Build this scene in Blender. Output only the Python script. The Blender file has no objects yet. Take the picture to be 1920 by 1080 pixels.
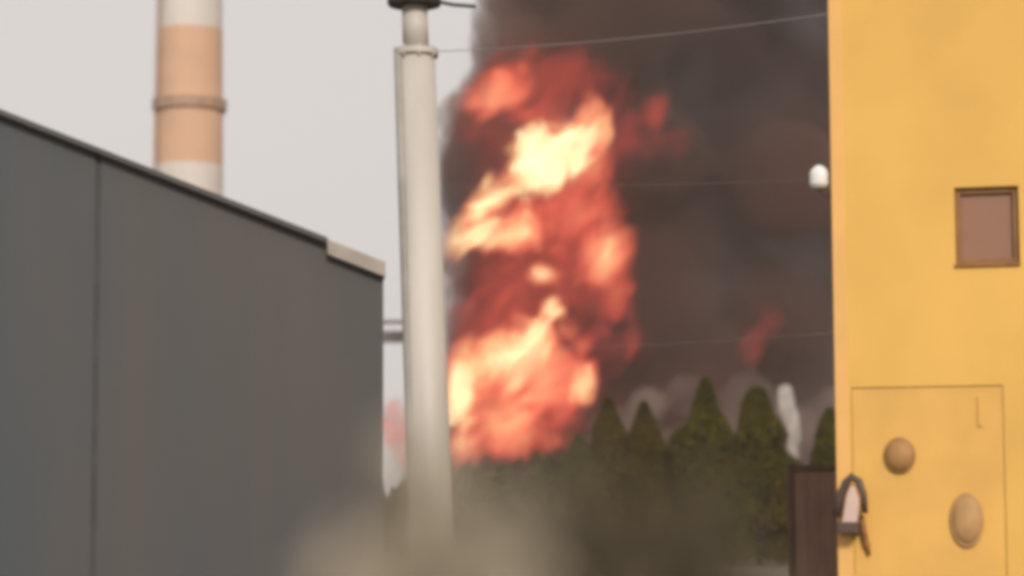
import bpy, bmesh, math, random
from mathutils import Vector, Matrix, noise
R = math.radians
sc = bpy.context.scene
COL = sc.collection

# ---------------------------------------------------------------- camera
F = 4516.0                     # focal length in photo pixels (1920 wide)
HORIZ = 1000.0                 # photo row of the horizon
EYE = 1.6
ROLL = R(0.25)
pitch = math.atan((HORIZ - 540.0) / F)
cam = bpy.data.cameras.new('camera')
cam.sensor_width = 36.0
cam.lens = 36.0 * F / 1920.0
cam.clip_start = 0.1
cam.clip_end = 5000
cam.dof.use_dof = True
cam.dof.focus_distance = 24.0
cam.dof.aperture_fstop = 1.15
co = bpy.data.objects.new('camera', cam)
COL.objects.link(co)
CM = Matrix.Translation((0, 0, EYE)) @ Matrix.Rotation(R(90) + pitch, 4, 'X') @ Matrix.Rotation(-ROLL, 4, 'Z')
co.matrix_world = CM
sc.camera = co

# ---------------------------------------------------------------- sky, sun, exposure
SUN_AZ, SUN_EL = R(13), R(30)  # azimuth to the right of straight behind the camera
S = Vector((math.sin(SUN_AZ) * math.cos(SUN_EL), -math.cos(SUN_AZ) * math.cos(SUN_EL), math.sin(SUN_EL)))
world = bpy.data.worlds.new('World')
sc.world = world
world.use_nodes = True
wn, wl = world.node_tree.nodes, world.node_tree.links
sky = wn.new('ShaderNodeTexSky')
sky.sky_type = 'NISHITA'
sky.sun_disc = False
sky.sun_elevation = SUN_EL
sky.sun_rotation = math.pi - SUN_AZ
sky.dust_density = 6.0
sky.air_density = 1.0
hs = wn.new('ShaderNodeHueSaturation')
hs.inputs['Saturation'].default_value = 0.25
wmix = wn.new('ShaderNodeMixRGB')
wmix.inputs['Fac'].default_value = 0.85
wmix.inputs['Color2'].default_value = (7.0, 6.64, 6.44, 1)   # bright even overcast
wl.new(sky.outputs[0], hs.inputs['Color'])
wl.new(hs.outputs[0], wmix.inputs['Color1'])
bg = wn['Background']
bg.inputs['Strength'].default_value = 0.092
wl.new(wmix.outputs[0], bg.inputs['Color'])
sun = bpy.data.lights.new('sun', 'SUN')
sun.energy = 2.1
sun.angle = R(9)
sun.color = (1.0, 0.90, 0.78)
so = bpy.data.objects.new('sun', sun)
COL.objects.link(so)
so.rotation_euler = S.to_track_quat('Z', 'Y').to_euler()
so.location = S * 50

sc.view_settings.view_transform = 'Standard'
sc.view_settings.look = 'None'
sc.view_settings.exposure = 0.28
sc.view_settings.gamma = 1.0
sc.view_settings.use_curve_mapping = False
cy = sc.cycles
cy.use_denoising = True
cy.filter_width = 5.0
cy.volume_bounces = 2
cy.max_bounces = 5
cy.diffuse_bounces = 2
cy.transparent_max_bounces = 16
cy.volume_max_steps = 256
cy.sample_clamp_indirect = 4.0


# ---------------------------------------------------------------- helpers
def ray(px, py):
    v = Vector(((px - 960.0) / F, (540.0 - py) / F, -1.0))
    return (CM.to_3x3() @ v)


def P(px, py, d):
    """point on the ray of a photo pixel at ground distance d (world y)"""
    r = ray(px, py)
    return Vector((0, 0, EYE)) + r * (d / r.y)


def link(name, me, mat=None, parent=None, loc=None, rotz=0.0):
    o = bpy.data.objects.new(name, me)
    COL.objects.link(o)
    if mat is not None and me is not None:
        me.materials.append(mat)
    if loc is not None:
        o.location = loc
    o.rotation_euler.z = rotz
    if parent is not None:
        o.parent = parent
    return o


def bm_obj(name, bm, mat, parent=None, loc=None, rotz=0.0, smooth=False):
    me = bpy.data.meshes.new(name)
    bm.normal_update()
    bm.to_mesh(me)
    bm.free()
    if smooth:
        for p in me.polygons:
            p.use_smooth = True
    return link(name, me, mat, parent, loc, rotz)


def tag(o, label=None, cat=None, group=None, kind=None):
    if label: o['label'] = label
    if cat: o['category'] = cat
    if group: o['group'] = group
    if kind: o['kind'] = kind
    return o


def empty(name, loc, rotz=0.0):
    o = link(name, None, None, None, loc, rotz)
    o.empty_display_size = 0.3
    return o


def box(bm, x0, x1, y0, y1, z0, z1, bev=0.0):
    m = Matrix.Translation(((x0 + x1) / 2, (y0 + y1) / 2, (z0 + z1) / 2)) @ Matrix.Diagonal((x1 - x0, y1 - y0, z1 - z0, 1))
    r = bmesh.ops.create_cube(bm, size=1.0, matrix=m)
    if bev > 0:
        es = list({e for v in r['verts'] for e in v.link_edges})
        bmesh.ops.bevel(bm, geom=es, offset=bev, segments=2, affect='EDGES', profile=0.5)


def prism(bm, pts, y0, y1):
    """polygon given in (x, z), extruded along y"""
    a = [bm.verts.new((x, y0, z)) for x, z in pts]
    b = [bm.verts.new((x, y1, z)) for x, z in pts]
    bm.faces.new(a)
    bm.faces.new(b[::-1])
    n = len(pts)
    for i in range(n):
        bm.faces.new((a[i], b[i], b[(i + 1) % n], a[(i + 1) % n]))
    bmesh.ops.recalc_face_normals(bm, faces=bm.faces[:])


def lathe(bm, prof, seg=32, axis_pts=None):
    """prof: list of (radius, z); axis_pts optional function z -> (x, y) offset"""
    rings = []
    for r, z in prof:
        ox, oy = axis_pts(z) if axis_pts else (0, 0)
        rings.append([bm.verts.new((ox + r * math.cos(2 * math.pi * i / seg), oy + r * math.sin(2 * math.pi * i / seg), z)) for i in range(seg)])
    for a, b in zip(rings, rings[1:]):
        for i in range(seg):
            j = (i + 1) % seg
            bm.faces.new((a[i], a[j], b[j], b[i]))
    bm.faces.new(rings[0][::-1])
    bm.faces.new(rings[-1])


def tube(bm, pts, rad, seg=8):
    rings = []
    n = len(pts)
    rr = rad if isinstance(rad, (list, tuple)) else [rad] * n
    for i, p in enumerate(pts):
        t = (pts[min(i + 1, n - 1)] - pts[max(i - 1, 0)]).normalized()
        u = t.cross(Vector((0, 0, 1)))
        if u.length < 1e-3:
            u = t.cross(Vector((1, 0, 0)))
        u.normalize()
        w = t.cross(u)
        rings.append([bm.verts.new(p + (u * math.cos(2 * math.pi * k / seg) + w * math.sin(2 * math.pi * k / seg)) * rr[i]) for k in range(seg)])
    for a, b in zip(rings, rings[1:]):
        for k in range(seg):
            j = (k + 1) % seg
            bm.faces.new((a[k], a[j], b[j], b[k]))
    bm.faces.new(rings[0][::-1])
    bm.faces.new(rings[-1])


# ---------------------------------------------------------------- materials
def mat_pbr(name, col, rough=0.7, var=0.12, scale=1.5, detail=5, bump=0.0, bscale=40, metal=0.0, col2=None, stretch=(1, 1, 1), lo=0.35, hi=0.65):
    m = bpy.data.materials.new(name)
    m.use_nodes = True
    n, l = m.node_tree.nodes, m.node_tree.links
    b = n['Principled BSDF']
    b.inputs['Roughness'].default_value = rough
    b.inputs['Metallic'].default_value = metal
    tc = n.new('ShaderNodeTexCoord')
    mp = n.new('ShaderNodeMapping')
    mp.inputs['Scale'].default_value = stretch
    l.new(tc.outputs['Object'], mp.inputs['Vector'])
    nz = n.new('ShaderNodeTexNoise')
    nz.inputs['Scale'].default_value = scale
    nz.inputs['Detail'].default_value = detail
    l.new(mp.outputs[0], nz.inputs['Vector'])
    cr = n.new('ShaderNodeValToRGB')
    c2 = col2 if col2 else tuple(c * (1 - var) for c in col)
    c1 = col if col2 else tuple(min(1, c * (1 + var)) for c in col)
    cr.color_ramp.elements[0].color = (*c2, 1)
    cr.color_ramp.elements[1].color = (*c1, 1)
    cr.color_ramp.elements[0].position = lo
    cr.color_ramp.elements[1].position = hi
    l.new(nz.outputs['Fac'], cr.inputs['Fac'])
    l.new(cr.outputs[0], b.inputs['Base Color'])
    if bump > 0:
        n2 = n.new('ShaderNodeTexNoise')
        n2.inputs['Scale'].default_value = bscale
        n2.inputs['Detail'].default_value = 4
        l.new(tc.outputs['Object'], n2.inputs['Vector'])
        bp = n.new('ShaderNodeBump')
        bp.inputs['Strength'].default_value = bump
        bp.inputs['Distance'].default_value = 0.02
        l.new(n2.outputs['Fac'], bp.inputs['Height'])
        l.new(bp.outputs[0], b.inputs['Normal'])
    return m


M = {}
M['ground'] = mat_pbr('dry_ground', (0.11, 0.092, 0.058), 0.95, 0.25, 0.35, 8, 0.4, 6)
M['yellow'] = mat_pbr('yellow_render', (0.72, 0.425, 0.10), 0.75, 0.075, 0.7, 8, 0.25, 60)
M['yellow_lit_edge'] = mat_pbr('yellow_lit_strip', (0.76, 0.43, 0.135), 0.7, 0.05, 2.0, 4)  # lighter and pinker: the light on the corner edge put into the colour
M['hatch'] = mat_pbr('yellow_hatch', (0.70, 0.40, 0.095), 0.6, 0.07, 1.6, 6, 0.15, 40)
M['frame'] = mat_pbr('brown_window_frame', (0.25, 0.12, 0.035), 0.5, 0.15, 6, 4)
M['pane'] = mat_pbr('dull_window_pane', (0.28, 0.142, 0.088), 0.45, 0.06, 1.5, 3)
M['dome'] = mat_pbr('tan_dome', (0.37, 0.195, 0.065), 0.7, 0.12, 9, 4)
M['dome2'] = mat_pbr('grey_tan_dome', (0.44, 0.255, 0.105), 0.7, 0.12, 7, 4)
M['rim'] = mat_pbr('brown_rim', (0.30, 0.15, 0.05), 0.5, 0.15, 9, 4)
M['darkmetal'] = mat_pbr('dark_brown_metal', (0.085, 0.053, 0.042), 0.55, 0.2, 5, 5)
M['lampglass'] = mat_pbr('pale_lamp_glass', (0.62, 0.46, 0.40), 0.2, 0.06, 5, 3)
M['rust'] = mat_pbr('rusty_conduit', (0.28, 0.12, 0.035), 0.7, 0.25, 14, 5)
M['gate'] = mat_pbr('brown_gate_sheet', (0.22, 0.136, 0.122), 0.6, 0.18, 2.5, 6, 0.1, 30)
M['clad'] = mat_pbr('grey_cladding', (0.053, 0.062, 0.071), 0.7, 0.2, 0.45, 6, 0.12, 8, col2=(0.078, 0.069, 0.066), stretch=(1.0, 1.0, 0.14))
M['joint'] = mat_pbr('dark_joint', (0.064, 0.064, 0.066), 0.8, 0.15, 2, 4)
M['roof'] = mat_pbr('dark_roof_edge', (0.050, 0.046, 0.045), 0.6, 0.2, 3, 5)
M['eave'] = mat_pbr('pale_eave_trim', (0.33, 0.29, 0.255), 0.6, 0.12, 4, 5)
M['pole'] = mat_pbr('galvanised_pole', (0.50, 0.465, 0.425), 0.55, 0.10, 2.2, 6, 0.05, 30, metal=0.0, stretch=(1, 1, 0.25))
M['conduit'] = mat_pbr('grey_conduit', (0.30, 0.285, 0.265), 0.6, 0.1, 3, 4)
M['polecap'] = mat_pbr('dark_pole_head', (0.04, 0.036, 0.036), 0.5, 0.2, 6, 4)
M['wire'] = mat_pbr('pale_cable', (0.26, 0.235, 0.23), 0.5, 0.1, 3, 3)
M['insul'] = mat_pbr('white_insulator', (0.78, 0.76, 0.74), 0.15, 0.04, 8, 3)
M['stk_white'] = mat_pbr('stack_hazed_white_band', (0.64, 0.595, 0.55), 0.8, 0.07, 0.25, 6, 0.1, 3)  # distance haze is mixed into the colours of both stack bands
M['stk_red'] = mat_pbr('stack_hazed_orange_band', (0.62, 0.39, 0.26), 0.8, 0.07, 0.25, 6, 0.1, 3)
M['stk_ring'] = mat_pbr('stack_platform', (0.38, 0.25, 0.175), 0.7, 0.15, 1, 4)
M['pale'] = mat_pbr('pale_hall_wall', (0.74, 0.71, 0.68), 0.8, 0.06, 0.3, 5)
M['palerf'] = mat_pbr('hall_roof_band', (0.24, 0.22, 0.22), 0.7, 0.1, 0.4, 5)
M['bark'] = mat_pbr('bark', (0.09, 0.065, 0.045), 0.95, 0.3, 6, 6, 0.4, 14)
M['leaf_a'] = mat_pbr('conifer_leaves', (0.084, 0.070, 0.005), 0.9, 0.3, 0.8, 5, col2=(0.044, 0.044, 0.003))
M['leaf_b'] = mat_pbr('conifer_leaves_warm', (0.094, 0.066, 0.008), 0.9, 0.3, 0.8, 5, col2=(0.054, 0.042, 0.005))
M['leaf_h'] = mat_pbr('hedge_leaves', (0.105, 0.088, 0.036), 0.8, 0.3, 0.8, 5, col2=(0.058, 0.058, 0.022))
for q in ('leaf_a', 'leaf_b', 'leaf_h'):
    M[q].node_tree.nodes['Principled BSDF'].inputs['Specular IOR Level'].default_value = 0.1
M['dry'] = mat_pbr('dry_tan_leaves', (0.64, 0.57, 0.46), 0.9, 0.2, 8, 5, col2=(0.52, 0.46, 0.36))
M['olive'] = mat_pbr('olive_leaves', (0.26, 0.215, 0.145), 0.9, 0.2, 8, 5, col2=(0.16, 0.13, 0.082))
for q in ('dry', 'olive'):          # thin leaves let light through
    nn, ll = M[q].node_tree.nodes, M[q].node_tree.links
    tr = nn.new('ShaderNodeBsdfTranslucent'); mx = nn.new('ShaderNodeMixShader'); mx.inputs[0].default_value = .45
    ll.new(nn['Color Ramp'].outputs[0], tr.inputs['Color'])
    ll.new(nn['Principled BSDF'].outputs[0], mx.inputs[1]); ll.new(tr.outputs[0], mx.inputs[2])
    ll.new(mx.outputs[0], nn['Material Output'].inputs['Surface'])
M['twig'] = mat_pbr('twigs', (0.30, 0.25, 0.19), 0.9, 0.2, 12, 4)


# ---------------------------------------------------------------- ground
bm = bmesh.new()
bmesh.ops.create_grid(bm, x_segments=60, y_segments=60, size=2500)
for v in bm.verts:
    d = v.co.length
    v.co.z = 0 if d < 500 else noise.noise(v.co * 0.004) * 2.0 - 1.0
tag(bm_obj('ground', bm, M['ground']), 'dry bare ground running out to the horizon', kind='structure')


# ---------------------------------------------------------------- planes to hang things on
class Wall:
    """vertical wall plane: origin at its corner, local x along the wall, local y into the building"""
    def __init__(s, corner, rotz):
        s.o = Vector((corner.x, corner.y, 0))
        s.rz = rotz
        s.u = Vector((math.cos(rotz), math.sin(rotz), 0))
        s.n = Vector((-math.sin(rotz), math.cos(rotz), 0))

    def hit(s, px, py, off=0.0):
        r = ray(px, py)
        c = Vector((0, 0, EYE))
        t = (s.o + s.n * off - c).dot(s.n) / r.dot(s.n)
        q = c + r * t
        return (q - s.o).dot(s.u), q.z


def wall_holes(bm, x0, x1, z0, z1, holes, depth):
    """front face at y=0 with rectangular holes whose reveals run back by depth"""
    xs = sorted({x0, x1, *[h[0] for h in holes], *[h[1] for h in holes]})
    zs = sorted({z0, z1, *[h[2] for h in holes], *[h[3] for h in holes]})
    def inside(xa, za):
        return any(h[0] < xa < h[1] and h[2] < za < h[3] for h in holes)
    for a, b in zip(xs, xs[1:]):
        for c, d in zip(zs, zs[1:]):
            if inside((a + b) / 2, (c + d) / 2):
                continue
            bm.faces.new([bm.verts.new(q) for q in ((a, 0, c), (b, 0, c), (b, 0, d), (a, 0, d))])
    for a, b, c, d in holes:
        q = [(a, c), (b, c), (b, d), (a, d)]
        for i in range(4):
            p0, p1 = q[i], q[(i + 1) % 4]
            bm.faces.new([bm.verts.new(k) for k in ((p0[0], 0, p0[1]), (p0[0], depth, p0[1]), (p1[0], depth, p1[1]), (p1[0], 0, p1[1]))])


# ---------------------------------------------------------------- yellow building on the right
YW = Wall(P(1570, 900, 20.0), -R(13))
yb = empty('yellow_building', YW.o, YW.rz)
tag(yb, 'tall yellow rendered building wall with one small square brown window', 'building')
w0, wz1 = YW.hit(1789, 352)
w1, _ = YW.hit(1909, 348)
_, wz0 = YW.hit(1789, 496)
h0, hz1 = YW.hit(1596, 727)
h1, _ = YW.hit(1880, 713)
WY, HY, D = 9.0, 8.2, 9.0
bm = bmesh.new()
wall_holes(bm, 0, WY, 0, HY, [(w0, w1, wz0, wz1), (h0, h1, 0.02, hz1)], 0.11)
def quad(bm, *q): bm.faces.new([bm.verts.new(k) for k in q])
quad(bm, (0, 0, 0), (0, 0, HY), (0, D, HY), (0, D, 0))
quad(bm, (WY, 0, 0), (WY, D, 0), (WY, D, HY), (WY, 0, HY))
quad(bm, (0, D, 0), (0, D, HY), (WY, D, HY), (WY, D, 0))
bmesh.ops.remove_doubles(bm, verts=bm.verts[:], dist=1e-4)
bm_obj('wall', bm, M['yellow'], yb)
bm = bmesh.new(); box(bm, -0.18, WY + 0.18, -0.18, D + 0.18, HY + 0.001, HY + 0.22, 0.02)
bm_obj('roof', bm, M['joint'], yb)
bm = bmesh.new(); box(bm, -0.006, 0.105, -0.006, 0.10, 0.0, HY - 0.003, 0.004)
bm_obj('lit_corner_strip', bm, M['yellow_lit_edge'], yb)  # strip added to carry the bright lit edge of the corner
# window: frame, pane, sill
win = empty('window', (0, 0, 0)); win.parent = yb
fw = 0.05
bm = bmesh.new()
box(bm, w0 + .002, w0 + fw, 0.045, 0.10, wz0 + .002, wz1 - .002, 0.006)
box(bm, w1 - fw, w1 - .002, 0.045, 0.10, wz0 + .002, wz1 - .002, 0.006)
box(bm, w0 + fw, w1 - fw, 0.048, 0.10, wz1 - fw, wz1 - .002, 0.006)
box(bm, w0 + fw, w1 - fw, 0.048, 0.10, wz0 + .002, wz0 + fw, 0.006)
bm_obj('window_frame', bm, M['frame'], win)
bm = bmesh.new(); box(bm, w0 + 0.001, w1 - 0.001, 0.085, 0.115, wz0 + 0.001, wz1 - 0.001)
bm_obj('pane', bm, M['pane'], win)
bm = bmesh.new(); box(bm, w0 - .012, w1 + .004, -0.022, 0.05, wz0 - .026, wz0 + .001, 0.005)
bm_obj('window_sill', bm, M['rust'], win)
# shallow hatch panel set into the wall
hatch = empty('hatch', (0, 0, 0)); hatch.parent = yb
bm = bmesh.new(); box(bm, h0 + 0.003, h1 - 0.006, 0.005, 0.10, 0.04, hz1 - 0.009, 0.004)
bm_obj('hatch_panel', bm, M['hatch'], hatch)
a, b = YW.hit(1832, 742); c, d = YW.hit(1842, 800)
bm = bmesh.new(); box(bm, a, c, -0.012, 0.018, d, b, 0.006)
bm_obj('hatch_handle', bm, M['hatch'], hatch)


def dome(name, px, py, rx, rz, mat, rim, label, depth):
    s, z = YW.hit(px, py)
    loc = YW.o + YW.u * s + Vector((0, 0, z))
    t = empty(name, loc, YW.rz)
    bm = bmesh.new()
    prof = [(1.0, 0.0), (1.0, 0.25), (0.95, 0.35), (0.86, 0.38), (0.84, 0.30)]
    lathe(bm, prof, 40)
    bmesh.ops.transform(bm, matrix=Matrix.Diagonal((rx, rz, depth, 1)), verts=bm.verts[:])
    bmesh.ops.transform(bm, matrix=Matrix.Rotation(R(90), 4, 'X'), verts=bm.verts[:])
    bm_obj('rim', bm, rim, t, smooth=False)
    bm = bmesh.new()
    prof = [(0.86, 0.2)] + [(0.86 * math.cos(k * R(11)), 0.28 + 0.72 * math.sin(k * R(11))) for k in range(8)] + [(0.05, 1.0)]
    lathe(bm, prof, 40)
    bmesh.ops.transform(bm, matrix=Matrix.Diagonal((rx, rz, depth, 1)), verts=bm.verts[:])
    bmesh.ops.transform(bm, matrix=Matrix.Rotation(R(90), 4, 'X'), verts=bm.verts[:])
    bm_obj('dome_cover', bm, mat, t, smooth=True)
    tag(t, label, 'wall fixture')
    return t


hatch_off = 0.0
dome('round_wall_fixture', 1687, 854, 0.128, 0.148, M['dome'], M['rim'], 'small round tan domed fixture on the yellow wall', 0.075)
dome('oval_wall_fixture', 1813, 975, 0.135, 0.225, M['dome2'], M['dome2'], 'larger oval greyish tan domed fixture low on the yellow wall', 0.07)

# small lantern on a bracket at the corner of the wall
s, z = YW.hit(1600, 940)
lt = empty('wall_lantern', YW.o + YW.u * s + Vector((0, 0, z)), YW.rz)
tag(lt, 'small wall lantern with pale pane and dark arched hood at the yellow corner', 'lantern')
bm = bmesh.new()
pts = [(-0.075, -0.17), (0.045, -0.17), (0.062, 0.0), (0.03, 0.12), (-0.005, 0.125), (-0.04, 0.03)]
prism(bm, pts, -0.19, -0.06)
bm_obj('lamp_pane', bm, M['lampglass'], lt)
bm = bmesh.new()
arc = [Vector((-0.125, -0.12, -0.13)), Vector((-0.10, -0.12, 0.02)), Vector((-0.05, -0.12, 0.15)), Vector((0.0, -0.12, 0.20)), Vector((0.055, -0.12, 0.165)), Vector((0.095, -0.12, 0.05)), Vector((0.105, -0.12, -0.10))]
tube(bm, arc, [0.03, 0.034, 0.034, 0.034, 0.034, 0.03, 0.024], 10)
bm_obj('hood', bm, M['darkmetal'], lt, smooth=True)
bm = bmesh.new()
box(bm, -0.12, 0.055, -0.20, 0.0, -0.265, -0.172, 0.012)
bm_obj('lamp_base', bm, M['darkmetal'], lt)
bm = bmesh.new()
tube(bm, [Vector((0.07, -0.05, -0.12)), Vector((0.085, -0.035, -0.25)), Vector((0.105, -0.025, -0.36)), Vector((0.125, -0.02, -0.44))], [0.022, 0.026, 0.026, 0.012], 8)
bm_obj('conduit', bm, M['rust'], lt, smooth=True)

# ---------------------------------------------------------------- brown gate leaf left of the yellow corner
GW = Wall(P(1478, 1000, 23.0), -R(4))
gt = empty('metal_gate', GW.o, GW.rz)
tag(gt, 'narrow dark brown sheet metal gate standing beside the yellow corner', 'gate')
gx1 = GW.hit(1600, 1000)[0]
gz1 = GW.hit(1520, 872)[1]
bm = bmesh.new(); box(bm, 0.0, 0.06, -0.03, 0.03, 0.0, gz1 + 0.02, 0.006); bm_obj('gate_post', bm, M['darkmetal'], gt)
bm = bmesh.new(); box(bm, gx1 - .06, gx1, -0.03, 0.03, 0.0, gz1 + 0.02, 0.006); bm_obj('gate_post', bm, M['darkmetal'], gt)
bm = bmesh.new(); box(bm, 0.06, gx1 - .06, -0.025, 0.025, gz1 - 0.06, gz1, 0.005); bm_obj('top_rail', bm, M['darkmetal'], gt)
k, nb = 0, 4
for i in range(nb):
    a = 0.062 + i * (gx1 - .124) / nb
    b = 0.062 + (i + 1) * (gx1 - .124) / nb - 0.003
    bm = bmesh.new(); box(bm, a, b, -0.012, 0.012, 0.05, gz1 - 0.062, 0.004)
    bm_obj('gate_board', bm, M['gate'], gt)

# ---------------------------------------------------------------- dark gabled shed on the left
rzA = R(6)
DW = Wall(P(719, 492, 35.0), rzA)
shed = empty('dark_shed', DW.o, DW.rz)
tag(shed, 'large dark grey gabled shed wall with sloping dark roof edge', 'building')
sa, za = DW.hit(0, 212)
sb, zb = DW.hit(612, 452)
se, ze = DW.hit(718, 500)
slope = (za - zb) / (sa - sb)                      # negative: falls to the right
def top(x): return zb + slope * (x - sb)
RID = -13.5                                        # ridge, outside the frame
sj = DW.hit(180, 640)[0]
pw = -sj
bm = bmesh.new()
z_r = top(RID)
prism(bm, [(2 * RID, 0), (-0.03, 0), (-0.03, top(-0.03) - .06), (RID, z_r - .06), (2 * RID, top(0) - .06)], 0.05, 22)
bm_obj('wall_core', bm, M['joint'], shed)
x = 0.0
while x > 2 * RID + 0.5:
    a, b = max(x - pw, 2 * RID), x
    g = 0.04
    pts = [(a + g, 0.02), (b - (g if b < 0 else 0), 0.02)]
    tt = lambda q: (top(q) if q > RID else z_r - (q - RID) * slope * -1 * -1) 
    def roofz(q): return top(q) - .05 if q >= RID else top(2 * RID - q) - .05
    bb = b - (g if b < 0 else 0)
    up = [(bb, roofz(bb))]
    if a < RID < b: up.append((RID, roofz(RID)))
    up.append((a + g, roofz(a + g)))
    bm = bmesh.new()
    prism(bm, pts + up, 0.0, 0.08)
    bm_obj('wall_panel', bm, M['clad'], shed)
    x -= pw
# roof slabs
def slab(name, xa, xb, t0, t1, y0, y1, mat, mirror=False):
    bm = bmesh.new()
    f = (lambda q: 2 * RID - q) if mirror else (lambda q: q)
    prism(bm, [(f(xa), top(xa) + t0), (f(xb), top(xb) + t0), (f(xb), top(xb) + t1), (f(xa), top(xa) + t1)], y0, y1)
    bm_obj(name, bm, mat, shed)
slab('roof_slab', RID, sb, -0.045, 0.03, -0.14, 22.2, M['roof'])
slab('roof_slab', RID - 0.001, se + .15, -0.045, 0.075, -0.14, 22.2, M['roof'], True)
slab('verge_trim', RID, sb + .012, -0.04, 0.04, -0.165, -0.142, M['roof'])
slab('eave_trim', sb + .016, se + 0.03, -0.20, 0.012, -0.16, 22.2, M['eave'])

# ---------------------------------------------------------------- pipe bridge far behind, left of the pole
HW = Wall(P(560, 900, 200), R(2))
pb = empty('pipe_bridge', HW.o, HW.rz)
tag(pb, 'grey overhead pipe bridge far off in the gap between shed and pole', 'pipe bridge')
hx1 = HW.hit(800, 700)[0]; hzt = HW.hit(740, 640)[1]; hzr = HW.hit(740, 600)[1]
bm = bmesh.new(); box(bm, 0, hx1, 0, 1.6, hzt, hzt + .35, .03); bm_obj('deck', bm, M['palerf'], pb)
bm = bmesh.new(); box(bm, 0, hx1, 0, 1.6, hzr - .2, hzr, .03); bm_obj('top_rail', bm, M['palerf'], pb)
for q in range(3):
    bm = bmesh.new()
    tube(bm, [Vector((0.05, .35 + q * .45, hzt + .62 + .1 * (q % 2))), Vector((hx1 - .05, .35 + q * .45, hzt + .62 + .1 * (q % 2)))], .24, 12)
    bm_obj('pipe', bm, M['palerf'], pb, smooth=True)
for lx in (0.6, hx1 - .5):
    for ly in (.2, 1.4):
        bm = bmesh.new(); box(bm, lx - .15, lx + .15, ly - .15, ly + .15, 0, hzr - .05); bm_obj('leg', bm, M['palerf'], pb)

# ---------------------------------------------------------------- striped stack
CD = 190.0
base = P(348, 1000, CD)
cx, cyy = base.x, base.y
stack = empty('striped_chimney', (cx, cyy, 0))
tag(stack, 'tall orange and white banded chimney, haze painted into its bands, behind the dark shed', 'chimney')
zt = P(348, 58, CD).z; zb2 = P(348, 312, CD).z; zr = P(348, 198, CD).z
bandh = zt - zb2
R0 = 128 / F * CD / 2                # radius at the lower orange band
def rad(z): return R0 - (z - zb2) * 0.0105
edges = [0.0]
z = zb2
while z > 0.5:
    edges.insert(1, z); z -= bandh
edges = sorted(set(edges))
z = zb2 + bandh
while z < 82:
    edges.append(z); z += bandh
edges = edges[:-1] if edges[-1] > 80 else edges
for i, (a, b) in enumerate(zip(edges, edges[1:])):
    red = abs(a - zb2) < 0.1 or (round((a - zb2) / bandh) % 2 == 0)
    bm = bmesh.new(); lathe(bm, [(rad(a), a), (rad(b), b)], 56)
    bm_obj('orange_band' if red else 'white_band', bm, M['stk_red'] if red else M['stk_white'], stack, smooth=False)
bm = bmesh.new()
lathe(bm, [(rad(zr) - .05, zr - .55), (rad(zr) + .30, zr - .45), (rad(zr) + .34, zr + .35), (rad(zr) + .30, zr + .40), (rad(zr) - .05, zr + .45)], 56)
bm_obj('platform_ring', bm, M['stk_ring'], stack)
bm = bmesh.new()
ang = R(215)
for dx in (-0.25, 0.25):
    tube(bm, [Vector(((rad(z) + .15) * math.cos(ang) + dx, (rad(z) + .15) * math.sin(ang), z)) for z in (1, 35, 70)], 0.06, 6)
for q in range(2, 140):
    z = q * 0.5
    box(bm, (rad(z) + .15) * math.cos(ang) - .25, (rad(z) + .15) * math.cos(ang) + .25, (rad(z) + .15) * math.sin(ang) - .03, (rad(z) + .15) * math.sin(ang) + .03, z - .03, z + .03)
bm_obj('ladder', bm, M['stk_ring'], stack)

# ---------------------------------------------------------------- stepped steel pole
PD = 22.0
p_lo, p_hi = P(806, 900, PD), P(780, 100, PD)
dirx = (p_hi.x - p_lo.x) / (p_hi.z - p_lo.z)
bx = p_lo.x - dirx * p_lo.z
pole = empty('steel_pole', (bx, PD, 0))
tag(pole, 'stepped pale steel pole with a dark head, standing in front of the fire', 'pole')
ax = lambda z: (dirx * z, 0)
zf = p_hi.z
r_lo, r_hi, r_top = 40 / F * PD, 36 / F * PD, 25 / F * PD
bm = bmesh.new(); lathe(bm, [(r_lo * 1.06, 0), (r_lo * 1.03, 1.2), (r_hi, zf)], 40, ax); bm_obj('lower_shaft', bm, M['pole'], pole, smooth=True)
bm = bmesh.new(); lathe(bm, [(r_hi * 1.18, zf - 0.02), (r_hi * 1.18, zf + 0.035)], 40, ax); bm_obj('flange', bm, M['pole'], pole)
ztp = P(775, 8, PD).z
bm = bmesh.new(); lathe(bm, [(r_top, zf + .036), (r_top * 0.96, ztp)], 32, ax); bm_obj('upper_shaft', bm, M['pole'], pole, smooth=True)
bm = bmesh.new(); lathe(bm, [(50 / F * PD, ztp - .012), (52 / F * PD, ztp + .02), (50 / F * PD, ztp + .10), (r_top, ztp + .22), (r_top * .5, ztp + .35)], 32, ax); bm_obj('dark_head', bm, M['polecap'], pole)
bm = bmesh.new()
tube(bm, [Vector((dirx * ztp + .1, 0, ztp + .05)), P(850, 9, PD) - pole.location, P(892, 12, PD) - pole.location], 0.018, 8)
bm_obj('side_arm', bm, M['polecap'], pole)
bm = bmesh.new()
tube(bm, [Vector((dirx * z - r_hi * .86 - .01, -r_hi * .62, z)) for z in (0.0, 1.5, 3.0, 4.5, zf - .03)], .042, 12)
bm_obj('conduit', bm, M['conduit'], pole, smooth=True)
for q in range(8):
    an = q * R(45) + .2
    bm = bmesh.new(); lathe(bm, [(0.014, zf - .045), (0.014, zf + .055)], 6, lambda z: (dirx * zf + r_hi * 1.09 * math.cos(an), r_hi * 1.09 * math.sin(an)))
    bm_obj('bolt', bm, M['pole'], pole)

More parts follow.
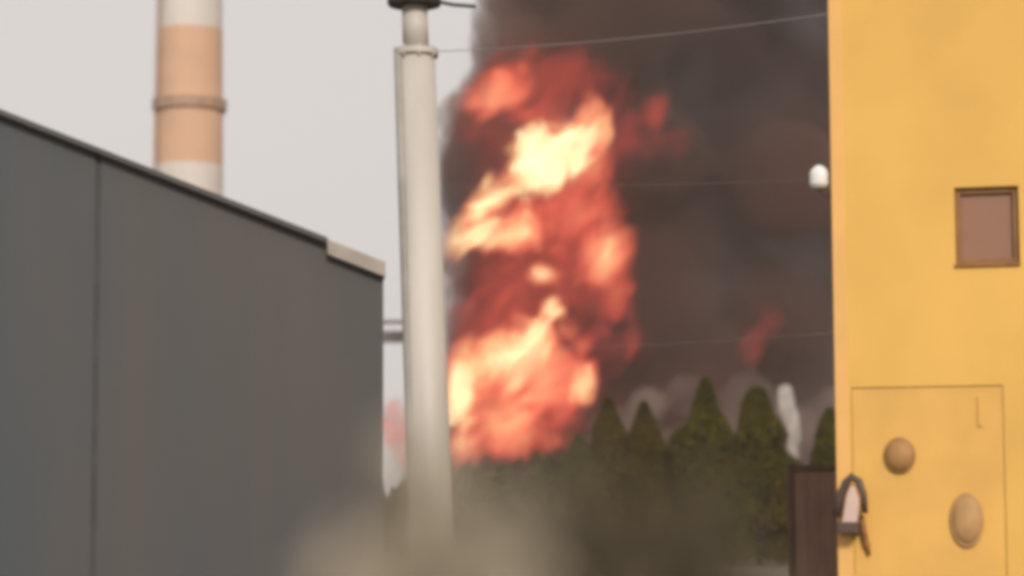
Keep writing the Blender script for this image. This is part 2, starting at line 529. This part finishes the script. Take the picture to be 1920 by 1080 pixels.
# ---------------------------------------------------------------- cables and the insulator at the yellow corner
def cable(p, q, sag, rad_, label):
    pts = [p.lerp(q, t / 24) - Vector((0, 0, sag * 4 * (t / 24) * (1 - t / 24))) for t in range(25)]
    bm = bmesh.new(); tube(bm, pts, rad_, 6)
    tag(bm_obj('cable', bm, M['wire'], None, smooth=True), label, 'cable', 'cables strung from the pole to the yellow building')
yc = YW.o + YW.u * 0.06 - YW.n * 0.0
cable(P(808, 97, PD), Vector((yc.x - .06, yc.y + .03, YW.hit(1572, 24)[1])), 0.05, 0.0045, 'upper thin cable from the pole flange to the yellow building')
ins = P(1536, 332, 20.1)
it = empty('insulator', ins)
tag(it, 'round white insulator on a short bracket at the yellow building corner', 'insulator')
bm = bmesh.new(); lathe(bm, [(0.03, -.10), (0.07, -.09), (0.085, -.05), (0.078, -.02), (0.084, 0.01), (0.072, .055), (0.045, .085), (0.02, .10)], 20); bm_obj('ceramic_body', bm, M['insul'], it, smooth=True)
bm = bmesh.new(); tube(bm, [Vector((0, 0, -.1)), Vector((0.03, 0.0, -.16)), Vector((yc.x - ins.x + .03, yc.y - ins.y + .06, -.16))], 0.012, 8); bm_obj('bracket', bm, M['darkmetal'], it)
cable(P(828, 345, PD), ins + Vector((-.06, 0, -.02)), 0.03, 0.0012, 'middle thin cable from the pole to the white insulator')
cable(P(838, 655, PD), Vector((yc.x - .06, yc.y + .03, YW.hit(1572, 622)[1])), 0.04, 0.0012, 'lowest faint cable crossing above the conifer tops')


# ---------------------------------------------------------------- trees and hedge beyond the yard
def leaf_cloud(rng, pts_fn, n, size, up=0.5):
    vs, fs = [], []
    for i in range(n):
        c, axis = pts_fn(rng)
        a = Vector((rng.gauss(0, 1), rng.gauss(0, 1), rng.gauss(0, 1))).normalized()
        d = (axis * up + a * (1 - up)).normalized()
        w = d.cross(Vector((rng.gauss(0, 1), rng.gauss(0, 1), rng.gauss(0, 1)))).normalized()
        L = size * rng.uniform(.6, 1.4); W = L * rng.uniform(.25, .45)
        k = len(vs)
        vs += [c - d * L * .5, c + w * W * .5, c + d * L * .5, c - w * W * .5]
        fs.append((k, k + 1, k + 2, k + 3))
    return vs, fs


def conifer(px, py_top, d, wpx, label, mat, seed, ex=.68):
    rng = random.Random(seed)
    topp = P(px, py_top, d)
    H = topp.z
    Wd = wpx / F * d / 2
    t = empty('conifer_tree', (topp.x, d, 0))
    bm = bmesh.new()
    tube(bm, [Vector((0, 0, -.1)), Vector((.03, 0, H * .3)), Vector((-.02, .03, H * .65)), Vector((0, 0, H * .97))], [.16, .12, .07, .015], 8)
    for k in range(14):
        z = H * (.1 + .055 * k); an = k * 2.4; l = Wd * .8 * min(1, (1 - z / H) * 1.8)
        tube(bm, [Vector((0, 0, z)), Vector((math.cos(an) * l * .5, math.sin(an) * l * .5, z + l * .35)), Vector((math.cos(an) * l, math.sin(an) * l, z + l * .9))], [.035, .025, .008], 5)
    bm_obj('trunk', bm, M['bark'], t)
    lobes = [(rng.uniform(0, 6.28), rng.uniform(.05, .9), rng.uniform(.10, .34)) for _ in range(16)]
    def pf(r):
        u = r.random() ** .8
        z = H * (.05 + .95 * u)
        prof = min(1.0, ((1 - u) * 2.1) ** ex) * (0.86 + .14 * math.sin(u * 9 + seed))
        an = r.uniform(0, 6.283)
        bump = 0
        for la, lz, ls in lobes:
            da = (an - la + math.pi) % (2 * math.pi) - math.pi
            bump += ls * math.exp(-(da / .6) ** 2 - ((u - lz) / .07) ** 2)
        rr = Wd * (prof * (.82 + bump) + .02) * (r.random() ** .33)
        c = Vector((math.cos(an) * rr, math.sin(an) * rr, z))
        return c, Vector((math.cos(an) * .35, math.sin(an) * .35, 1)).normalized()
    vs, fs = leaf_cloud(rng, pf, 13000, 0.32)
    me = bpy.data.meshes.new('crown'); me.from_pydata(vs, [], fs)
    link('crown', me, mat, t)
    tag(t, label, 'tree', 'conifers in front of the smoke')


conifer(1140, 748, 122, 112, 'slim brownish conifer at the flame end of the row', M['leaf_b'], 1)
conifer(1207, 756, 121, 92, 'small narrow conifer second from the flames', M['leaf_b'], 2, .5)
conifer(1322, 712, 118, 140, 'tall pointed green conifer in the middle of the row', M['leaf_a'], 3, .6)
conifer(1418, 728, 117, 158, 'broad round-topped green conifer beside the white smoke', M['leaf_a'], 4, .46)
conifer(1556, 768, 116, 140, 'conifer partly hidden by the yellow building corner', M['leaf_a'], 5)
conifer(1256, 838, 120, 130, 'low bushy conifer between the narrow and the tall one', M['leaf_b'], 6)
conifer(1490, 872, 115, 150, 'low rounded conifer under the white smoke', M['leaf_b'], 7)
conifer(1368, 872, 116, 120, 'low dark conifer between the tall and the broad one', M['leaf_a'], 8)
conifer(1085, 822, 121, 120, 'low conifer at the foot of the flames', M['leaf_h'], 9)


def hedge(pxa, pxb, py_top, d, label, seed, name='hedge_shrub'):
    rng = random.Random(seed)
    a, b = P(pxa, py_top, d), P(pxb, py_top, d)
    H = a.z; Wd = (b.x - a.x) / 2
    t = empty(name, ((a.x + b.x) / 2, d, 0))
    bm = bmesh.new()
    for k in range(5):
        an = k * 1.3
        tube(bm, [Vector((0, 0, -.05)), Vector((math.cos(an) * .3 * Wd, math.sin(an) * .4, H * .45)), Vector((math.cos(an) * .7 * Wd, math.sin(an) * .8, H * .85))], [.08, .05, .015], 6)
    bm_obj('stems', bm, M['bark'], t)
    lob = [(Vector((rng.uniform(-.75, .75) * Wd, rng.uniform(-.8, .8), rng.uniform(.15, .72) * H)), rng.uniform(.3, .5)) for _ in range(18)]
    def pf(r):
        c, s = r.choice(lob)
        v = Vector((r.gauss(0, 1), r.gauss(0, 1), r.gauss(0, 1))).normalized() * (r.random() ** .35)
        q = c + Vector((v.x * s * Wd * .8, v.y * 1.1, v.z * s * H * .62))
        q.z = max(q.z, .05)
        return q, v.normalized()
    vs, fs = leaf_cloud(rng, pf, 8000, 0.40, .3)
    me = bpy.data.meshes.new('foliage'); me.from_pydata(vs, [], fs)
    link('foliage', me, M['leaf_h'], t)
    tag(t, label, 'shrub', 'shrubs below the flames')


hedge(830, 985, 868, 124, 'low olive shrub under the flames beside the pole', 21)
hedge(955, 1110, 838, 123, 'taller olive shrub under the flames beside the conifers', 22)
hedge(690, 800, 862, 126, 'dusky shrub in the gap behind the pole', 23)


# ---------------------------------------------------------------- added shrubs, close and out of focus, standing in for an overlay blur
def near_blur_shrub(pxa, pxb, py_top, d, mat, label, seed, n):
    rng = random.Random(seed)
    a, b = P(pxa, py_top, d), P(pxb, py_top, d)
    H = a.z; Wd = (b.x - a.x) / 2
    t = empty('blur_shrub', ((a.x + b.x) / 2, d, 0))
    bm = bmesh.new()
    for k in range(9):
        an = k * .7 + seed; l = Wd * rng.uniform(.3, .85)
        tube(bm, [Vector((0, 0, -.03)), Vector((math.cos(an) * l * .4, math.sin(an) * l * .4, H * .5)), Vector((math.cos(an) * l, math.sin(an) * l * .8, H * rng.uniform(.8, .96)))], [.012, .008, .003], 6)
    bm_obj('stems', bm, M['twig'], t)
    def pf(r):
        an = r.uniform(0, 6.283); q = r.random() ** .5
        x = r.uniform(-1, 1)
        z = H * (1 - .05 * x * x - .02 * math.sin(x * 7 + seed)) * (1 - r.random() ** 1.3 * .85)
        return Vector((x * Wd, math.sin(an) * q * .06, z)), Vector((0, 0, 1))
    vs, fs = leaf_cloud(rng, pf, n, 0.05, .35)
    me = bpy.data.meshes.new('foliage'); me.from_pydata(vs, [], fs)
    link('foliage', me, mat, t)
    tag(t, label, 'shrub', 'added shrubs standing in for a soft blur in the foreground')


near_blur_shrub(620, 1010, 905, 1.8, M['dry'], 'added dry tan shrub standing in for a soft blur in front of the pole base', 31, 4200)
near_blur_shrub(880, 1455, 925, 1.86, M['olive'], 'added olive grey shrub standing in for a soft blur in front of the conifers', 32, 3600)


# ---------------------------------------------------------------- smoke
def vol_mat(name): 
    m = bpy.data.materials.new(name)
    m.use_nodes = True
    n = m.node_tree.nodes
    n.remove(n['Principled BSDF'])
    return m, n, m.node_tree.links, n['Material Output']


def math_node(n, l, op, a, b=None, clamp=False):
    x = n.new('ShaderNodeMath'); x.operation = op; x.use_clamp = clamp
    for i, v in enumerate((a, b)):
        if v is None: continue
        if isinstance(v, (int, float)): x.inputs[i].default_value = v
        else: l.new(v, x.inputs[i])
    return x.outputs[0]


def hull(name, spheres, voxel, mat, parent=None, loc=None):
    bm = bmesh.new()
    for c, r in spheres:
        bmesh.ops.create_icosphere(bm, subdivisions=2, radius=r, matrix=Matrix.Translation(c))
    me = bpy.data.meshes.new(name); bm.to_mesh(me); bm.free()
    tmp = bpy.data.objects.new('tmp', me); COL.objects.link(tmp)
    md = tmp.modifiers.new('r', 'REMESH'); md.mode = 'VOXEL'; md.voxel_size = voxel
    ms = tmp.modifiers.new('s', 'SMOOTH'); ms.iterations = 2
    dg = bpy.context.evaluated_depsgraph_get()
    m2 = bpy.data.meshes.new_from_object(tmp.evaluated_get(dg))
    bpy.data.objects.remove(tmp)
    m2.name = name
    m2.materials.clear()
    return link(name, m2, mat, parent, loc)


def smoke_material(name, c_lo, c_hi, dens, nscale, floor=0.25, step=1.0):
    m, n, l, out = vol_mat(name)
    pv = n.new('ShaderNodeVolumePrincipled')
    tc = n.new('ShaderNodeTexCoord')
    nz = n.new('ShaderNodeTexNoise'); nz.inputs['Scale'].default_value = nscale; nz.inputs['Detail'].default_value = 4; nz.inputs['Distortion'].default_value = .6
    l.new(tc.outputs['Object'], nz.inputs['Vector'])
    mr = n.new('ShaderNodeMapRange'); mr.inputs[1].default_value = .36; mr.inputs[2].default_value = .64
    mr.inputs[3].default_value = dens * floor; mr.inputs[4].default_value = dens
    l.new(nz.outputs['Fac'], mr.inputs[0]); l.new(mr.outputs[0], pv.inputs['Density'])
    n2 = n.new('ShaderNodeTexNoise'); n2.inputs['Scale'].default_value = nscale * .35; n2.inputs['Detail'].default_value = 2
    l.new(tc.outputs['Object'], n2.inputs['Vector'])
    cr = n.new('ShaderNodeValToRGB')
    cr.color_ramp.elements[0].color = (*c_lo, 1); cr.color_ramp.elements[1].color = (*c_hi, 1)
    cr.color_ramp.elements[0].position = .35; cr.color_ramp.elements[1].position = .65
    l.new(n2.outputs['Fac'], cr.inputs['Fac']); l.new(cr.outputs[0], pv.inputs['Color'])
    l.new(pv.outputs[0], out.inputs['Volume'])
    m.cycles.volume_step_rate = step
    return m


rng = random.Random(7)
SD = 168.0
def left_edge(y):
    if y > 215: return 805
    if y > 120: return 805 + (215 - y) / 95 * 62
    if y > 0: return 867
    return 867 + y * .12
sph = []
m_px = SD / F
y = 985
while y > -1150:
    for k in range(9):
        r = rng.uniform(60, 125) if k else rng.uniform(48, 72)
        le = left_edge(y)
        x = le + r + (0 if k == 0 else rng.uniform(0, 1) * (1950 - le) if k < 8 else 60)
        d = SD + rng.uniform(-2, 14) + r * m_px * .8
        c = P(x, y + rng.uniform(-20, 20), d)
        sph.append((c, r * m_px))
    y -= 42
for k, yy in enumerate((800, 840, 880, 920, 960, 1000)):      # low smoke round the flames by the pole
    sph.append((P(782 + (k % 2) * 14, yy, SD - 1), (30 + 3 * k) * m_px))
for gx in range(1130, 1960, 150):      # solid core behind
    for gy in range(-1000, 900, 150):
        sph.append((P(gx + rng.uniform(-30, 30), gy + rng.uniform(-30, 30), SD + rng.uniform(12, 18)), rng.uniform(5.5, 7.0)))
sm = smoke_material('black_smoke', (0.185, 0.127, 0.123), (0.32, 0.186, 0.153), 0.36, 0.13, 0.4, 0.5)
org = P(1300, 900, SD); org.z = 0
sph = [(c - org, r) for c, r in sph]
o = hull('smoke_plume', sph, 0.9, sm, None, org)
tag(o, 'towering dark brown grey smoke plume rising behind the flames and conifers', 'smoke')


# ---------------------------------------------------------------- fire
def flame_material():
    m, n, l, out = vol_mat('flame')
    tc = n.new('ShaderNodeTexCoord')
    ge = n.new('ShaderNodeNewGeometry')
    at = n.new('ShaderNodeAttribute'); at.attribute_type = 'OBJECT'; at.attribute_name = 'heat'
    ln = n.new('ShaderNodeVectorMath'); ln.operation = 'LENGTH'
    l.new(tc.outputs['Object'], ln.inputs[0])
    nz = n.new('ShaderNodeTexNoise'); nz.inputs['Scale'].default_value = .46; nz.inputs['Detail'].default_value = 5; nz.inputs['Distortion'].default_value = 1.2
    mp = n.new('ShaderNodeMapping'); mp.vector_type = 'TEXTURE'
    mp.inputs['Rotation'].default_value = (0, -R(48), 0); mp.inputs['Scale'].default_value = (1.65, 1.1, .95)
    l.new(ge.outputs['Position'], mp.inputs['Vector']); l.new(mp.outputs[0], nz.inputs['Vector'])
    nv = math_node(n, l, 'SUBTRACT', nz.outputs['Fac'], .5)
    body = math_node(n, l, 'SUBTRACT', 1.0, ln.outputs['Value'])
    body = math_node(n, l, 'ADD', body, math_node(n, l, 'MULTIPLY', nv, 1.7))
    mask = n.new('ShaderNodeMapRange'); mask.interpolation_type = 'SMOOTHSTEP'
    mask.inputs[1].default_value = .04; mask.inputs[2].default_value = .62
    l.new(body, mask.inputs[0])
    # temperature: object heat, hotter in the middle, broken up by noise
    h = math_node(n, l, 'MULTIPLY', at.outputs['Fac'], math_node(n, l, 'ADD', math_node(n, l, 'MULTIPLY', body, 1.0), .55))
    h = math_node(n, l, 'ADD', h, math_node(n, l, 'MULTIPLY', nv, .6), clamp=True)
    cr = n.new('ShaderNodeValToRGB')
    ramp = [(0.0, (.075, .028, .026)), (.12, (.16, .038, .034)), (.27, (.36, .048, .036)), (.42, (.62, .080, .050)), (.57, (.90, .165, .095)), (.72, (1.1, .35, .18)), (.86, (1.25, .68, .28)), (1.0, (1.5, 1.25, .68))]
    e = cr.color_ramp.elements
    e[0].position, e[0].color = ramp[0][0], (*ramp[0][1], 1)
    e[1].position, e[1].color = ramp[-1][0], (*ramp[-1][1], 1)
    for p_, c_ in ramp[1:-1]:
        k = e.new(p_); k.color = (*c_, 1)
    l.new(h, cr.inputs['Fac'])
    at2 = n.new('ShaderNodeAttribute'); at2.attribute_type = 'OBJECT'; at2.attribute_name = 'thick'
    dens = math_node(n, l, 'MULTIPLY', mask.outputs[0], at2.outputs['Fac'])
    em = n.new('ShaderNodeEmission'); l.new(cr.outputs[0], em.inputs['Color']); l.new(dens, em.inputs['Strength'])
    ab = n.new('ShaderNodeVolumeAbsorption'); ab.inputs['Color'].default_value = (0, 0, 0, 1); l.new(dens, ab.inputs['Density'])
    ad = n.new('ShaderNodeAddShader'); l.new(em.outputs[0], ad.inputs[0]); l.new(ab.outputs[0], ad.inputs[1])
    l.new(ad.outputs[0], out.inputs['Volume'])
    m.cycles.volume_step_rate = 0.5
    return m


FM = flame_material()
flame_meshes = []
for sd in range(5):
    bm = bmesh.new()
    bmesh.ops.create_icosphere(bm, subdivisions=3, radius=1.0)
    for v in bm.verts:
        k = noise.noise(v.co * 1.6 + Vector((sd * 7.3, 0, 0))) * .28 + noise.noise(v.co * 3.4 + Vector((0, sd * 5.1, 0))) * .12
        v.co *= 1.12 + k
    me = bpy.data.meshes.new('flame'); bm.to_mesh(me); bm.free()
    me.materials.append(FM)
    flame_meshes.append(me)


def flames(root, lst, rd):
    for i, (px, py, rx, ry, tilt, heat, dd, *th) in enumerate(lst):
        d = rd + dd
        o = bpy.data.objects.new('flame', flame_meshes[i % 5]); COL.objects.link(o)
        o.parent = root
        c = P(px, py, d) - root.location
        k = d / F
        o.matrix_local = Matrix.Translation(c) @ Matrix.Rotation(-R(tilt), 4, 'Y') @ Matrix.Diagonal((rx * k * 1.28, min(rx, ry) * k * 1.4, ry * k * 1.28, 1))
        o['heat'] = heat
        o['thick'] = th[0] if th else 0.12 + heat ** 1.3 * 1.0


FD = 164.0
b = P(980, 900, FD); b.z = 0
fire = empty('fire', b)
tag(fire, 'huge billowing orange and yellow fire rising behind the pole', 'fire')
flames(fire, [
    # px, py, rx, ry, tilt(deg, up to the right), heat, depth offset
    (925, 172, 70, 42, 32, .57, -1), (955, 150, 40, 40, 0, .48, 0),
    (1045, 150, 120, 58, 5, .20, 3), (900, 230, 70, 34, 10, .12, 3),
    (1038, 295, 90, 58, 28, 1.02, -3), (1100, 245, 42, 62, -10, .66, -2), (1020, 250, 60, 70, 40, .35, 2),
    (1110, 320, 40, 60, 0, .5, 0),
    (905, 398, 95, 34, 50, .82, -2), (945, 442, 62, 28, 15, .74, -3), (985, 430, 50, 44, 20, .62, -1),
    (1010, 385, 76, 46, 25, .46, 0), (1080, 395, 62, 76, -30, .42, 1), (1130, 478, 46, 70, -25, .56, -1),
    (1160, 530, 30, 85, -8, .36, 1), (1182, 590, 18, 70, 0, .26, 1), (1010, 470, 130, 110, 0, .20, 5),
    (1020, 514, 34, 28, 0, .82, -3), (1032, 580, 30, 26, -20, .80, -3), (960, 520, 80, 50, 10, .22, 3),
    (1100, 560, 80, 90, 0, .18, 4), (930, 600, 110, 60, 20, .24, 3),
    (975, 672, 96, 62, 28, .76, -2), (1012, 640, 34, 52, -10, .84, -3), (1000, 720, 86, 56, 10, .58, -2),
    (1078, 700, 40, 62, -15, .50, -1), (1090, 725, 26, 42, -10, .68, -3), (1050, 775, 52, 44, 0, .36, 0),
    (860, 755, 34, 72, 0, .92, -3), (890, 700, 56, 60, 25, .66, -1), (935, 770, 96, 62, 10, .60, -1),
    (865, 835, 40, 44, 0, .64, -2), (980, 820, 90, 44, 0, .48, 0), (905, 812, 26, 34, 0, .36, -3),
    (1215, 270, 80, 44, 10, .17, 0), (1228, 215, 34, 48, -20, .27, -1), (1160, 230, 60, 60, 0, .15, 2),
    (1150, 640, 60, 44, 0, .13, 2),
    # thin red glow in the soot round the flames
    (1020, 300, 170, 200, 0, .30, -1, .028), (1010, 560, 170, 150, 0, .30, -1, .028), (980, 740, 170, 120, 0, .32, -1, .03), (1000, 140, 120, 70, 0, .26, -1, .04),
    (742, 790, 34, 46, 20, .34, 0), (760, 845, 24, 34, 0, .36, 0),
], FD)
b2 = P(1430, 900, FD); b2.z = 0
f2 = empty('fire', b2)
tag(f2, 'small dim red flames glowing through smoke above the broad conifer', 'fire')
flames(f2, [(1412, 650, 26, 42, -15, .19, -2), (1442, 605, 32, 40, 20, .15, -1)], FD)

# pale smoke rising between the conifers
ws = smoke_material('pale_smoke', (.94, .89, .83), (.98, .95, .90), 2.6, 1.1, .05, .5)
sp = []
rng = random.Random(5)
for px, py, r in [(1489, 880, 8), (1489, 866, 9), (1489, 852, 11), (1488, 838, 12), (1487, 824, 14), (1486, 810, 15), (1484, 796, 17), (1482, 782, 18), (1479, 766, 19), (1475, 750, 19), (1470, 734, 17)]:
    sp.append((P(px + rng.uniform(-3, 3), py, 140 + rng.uniform(-.4, .4)), r * 140 / F))
bw = P(1490, 900, 140); bw.z = 0
o = hull('smoke_wisp', [(c - bw, r) for c, r in sp], .16, ws, None, bw)
tag(o, 'thin wisp of pale smoke between the conifers beside the yellow building', 'smoke')

# thin brownish smoke drifting low behind the conifers
sp = []
for k in range(46):
    r = rng.uniform(30, 62)
    sp.append((P(rng.uniform(1130, 1600), rng.uniform(720, 900) + abs(rng.gauss(0, 20)), 146 + rng.uniform(-2, 4)), r * 146 / F))
bw = P(1350, 900, 146); bw.z = 0
lm = smoke_material('drifting_smoke', (.50, .40, .36), (.62, .49, .44), 0.13, .3, .1, .5)
o = hull('smoke_bank', [(c - bw, r) for c, r in sp], .4, lm, None, bw)
tag(o, 'thin brownish smoke drifting low just behind the conifer row', 'smoke')

# ---------------------------------------------------------------- hazy air
m, n, l, out = vol_mat('haze_air')
pv = n.new('ShaderNodeVolumePrincipled')
pv.inputs['Color'].default_value = (.95, .84, .76, 1)
pv.inputs['Density'].default_value = 0.00035
l.new(pv.outputs[0], out.inputs['Volume'])
bm = bmesh.new(); box(bm, -170, 170, -25, 420, -3.5, 98)
tag(bm_obj('haze', bm, m), kind='stuff', label='pale hazy air over the whole yard')
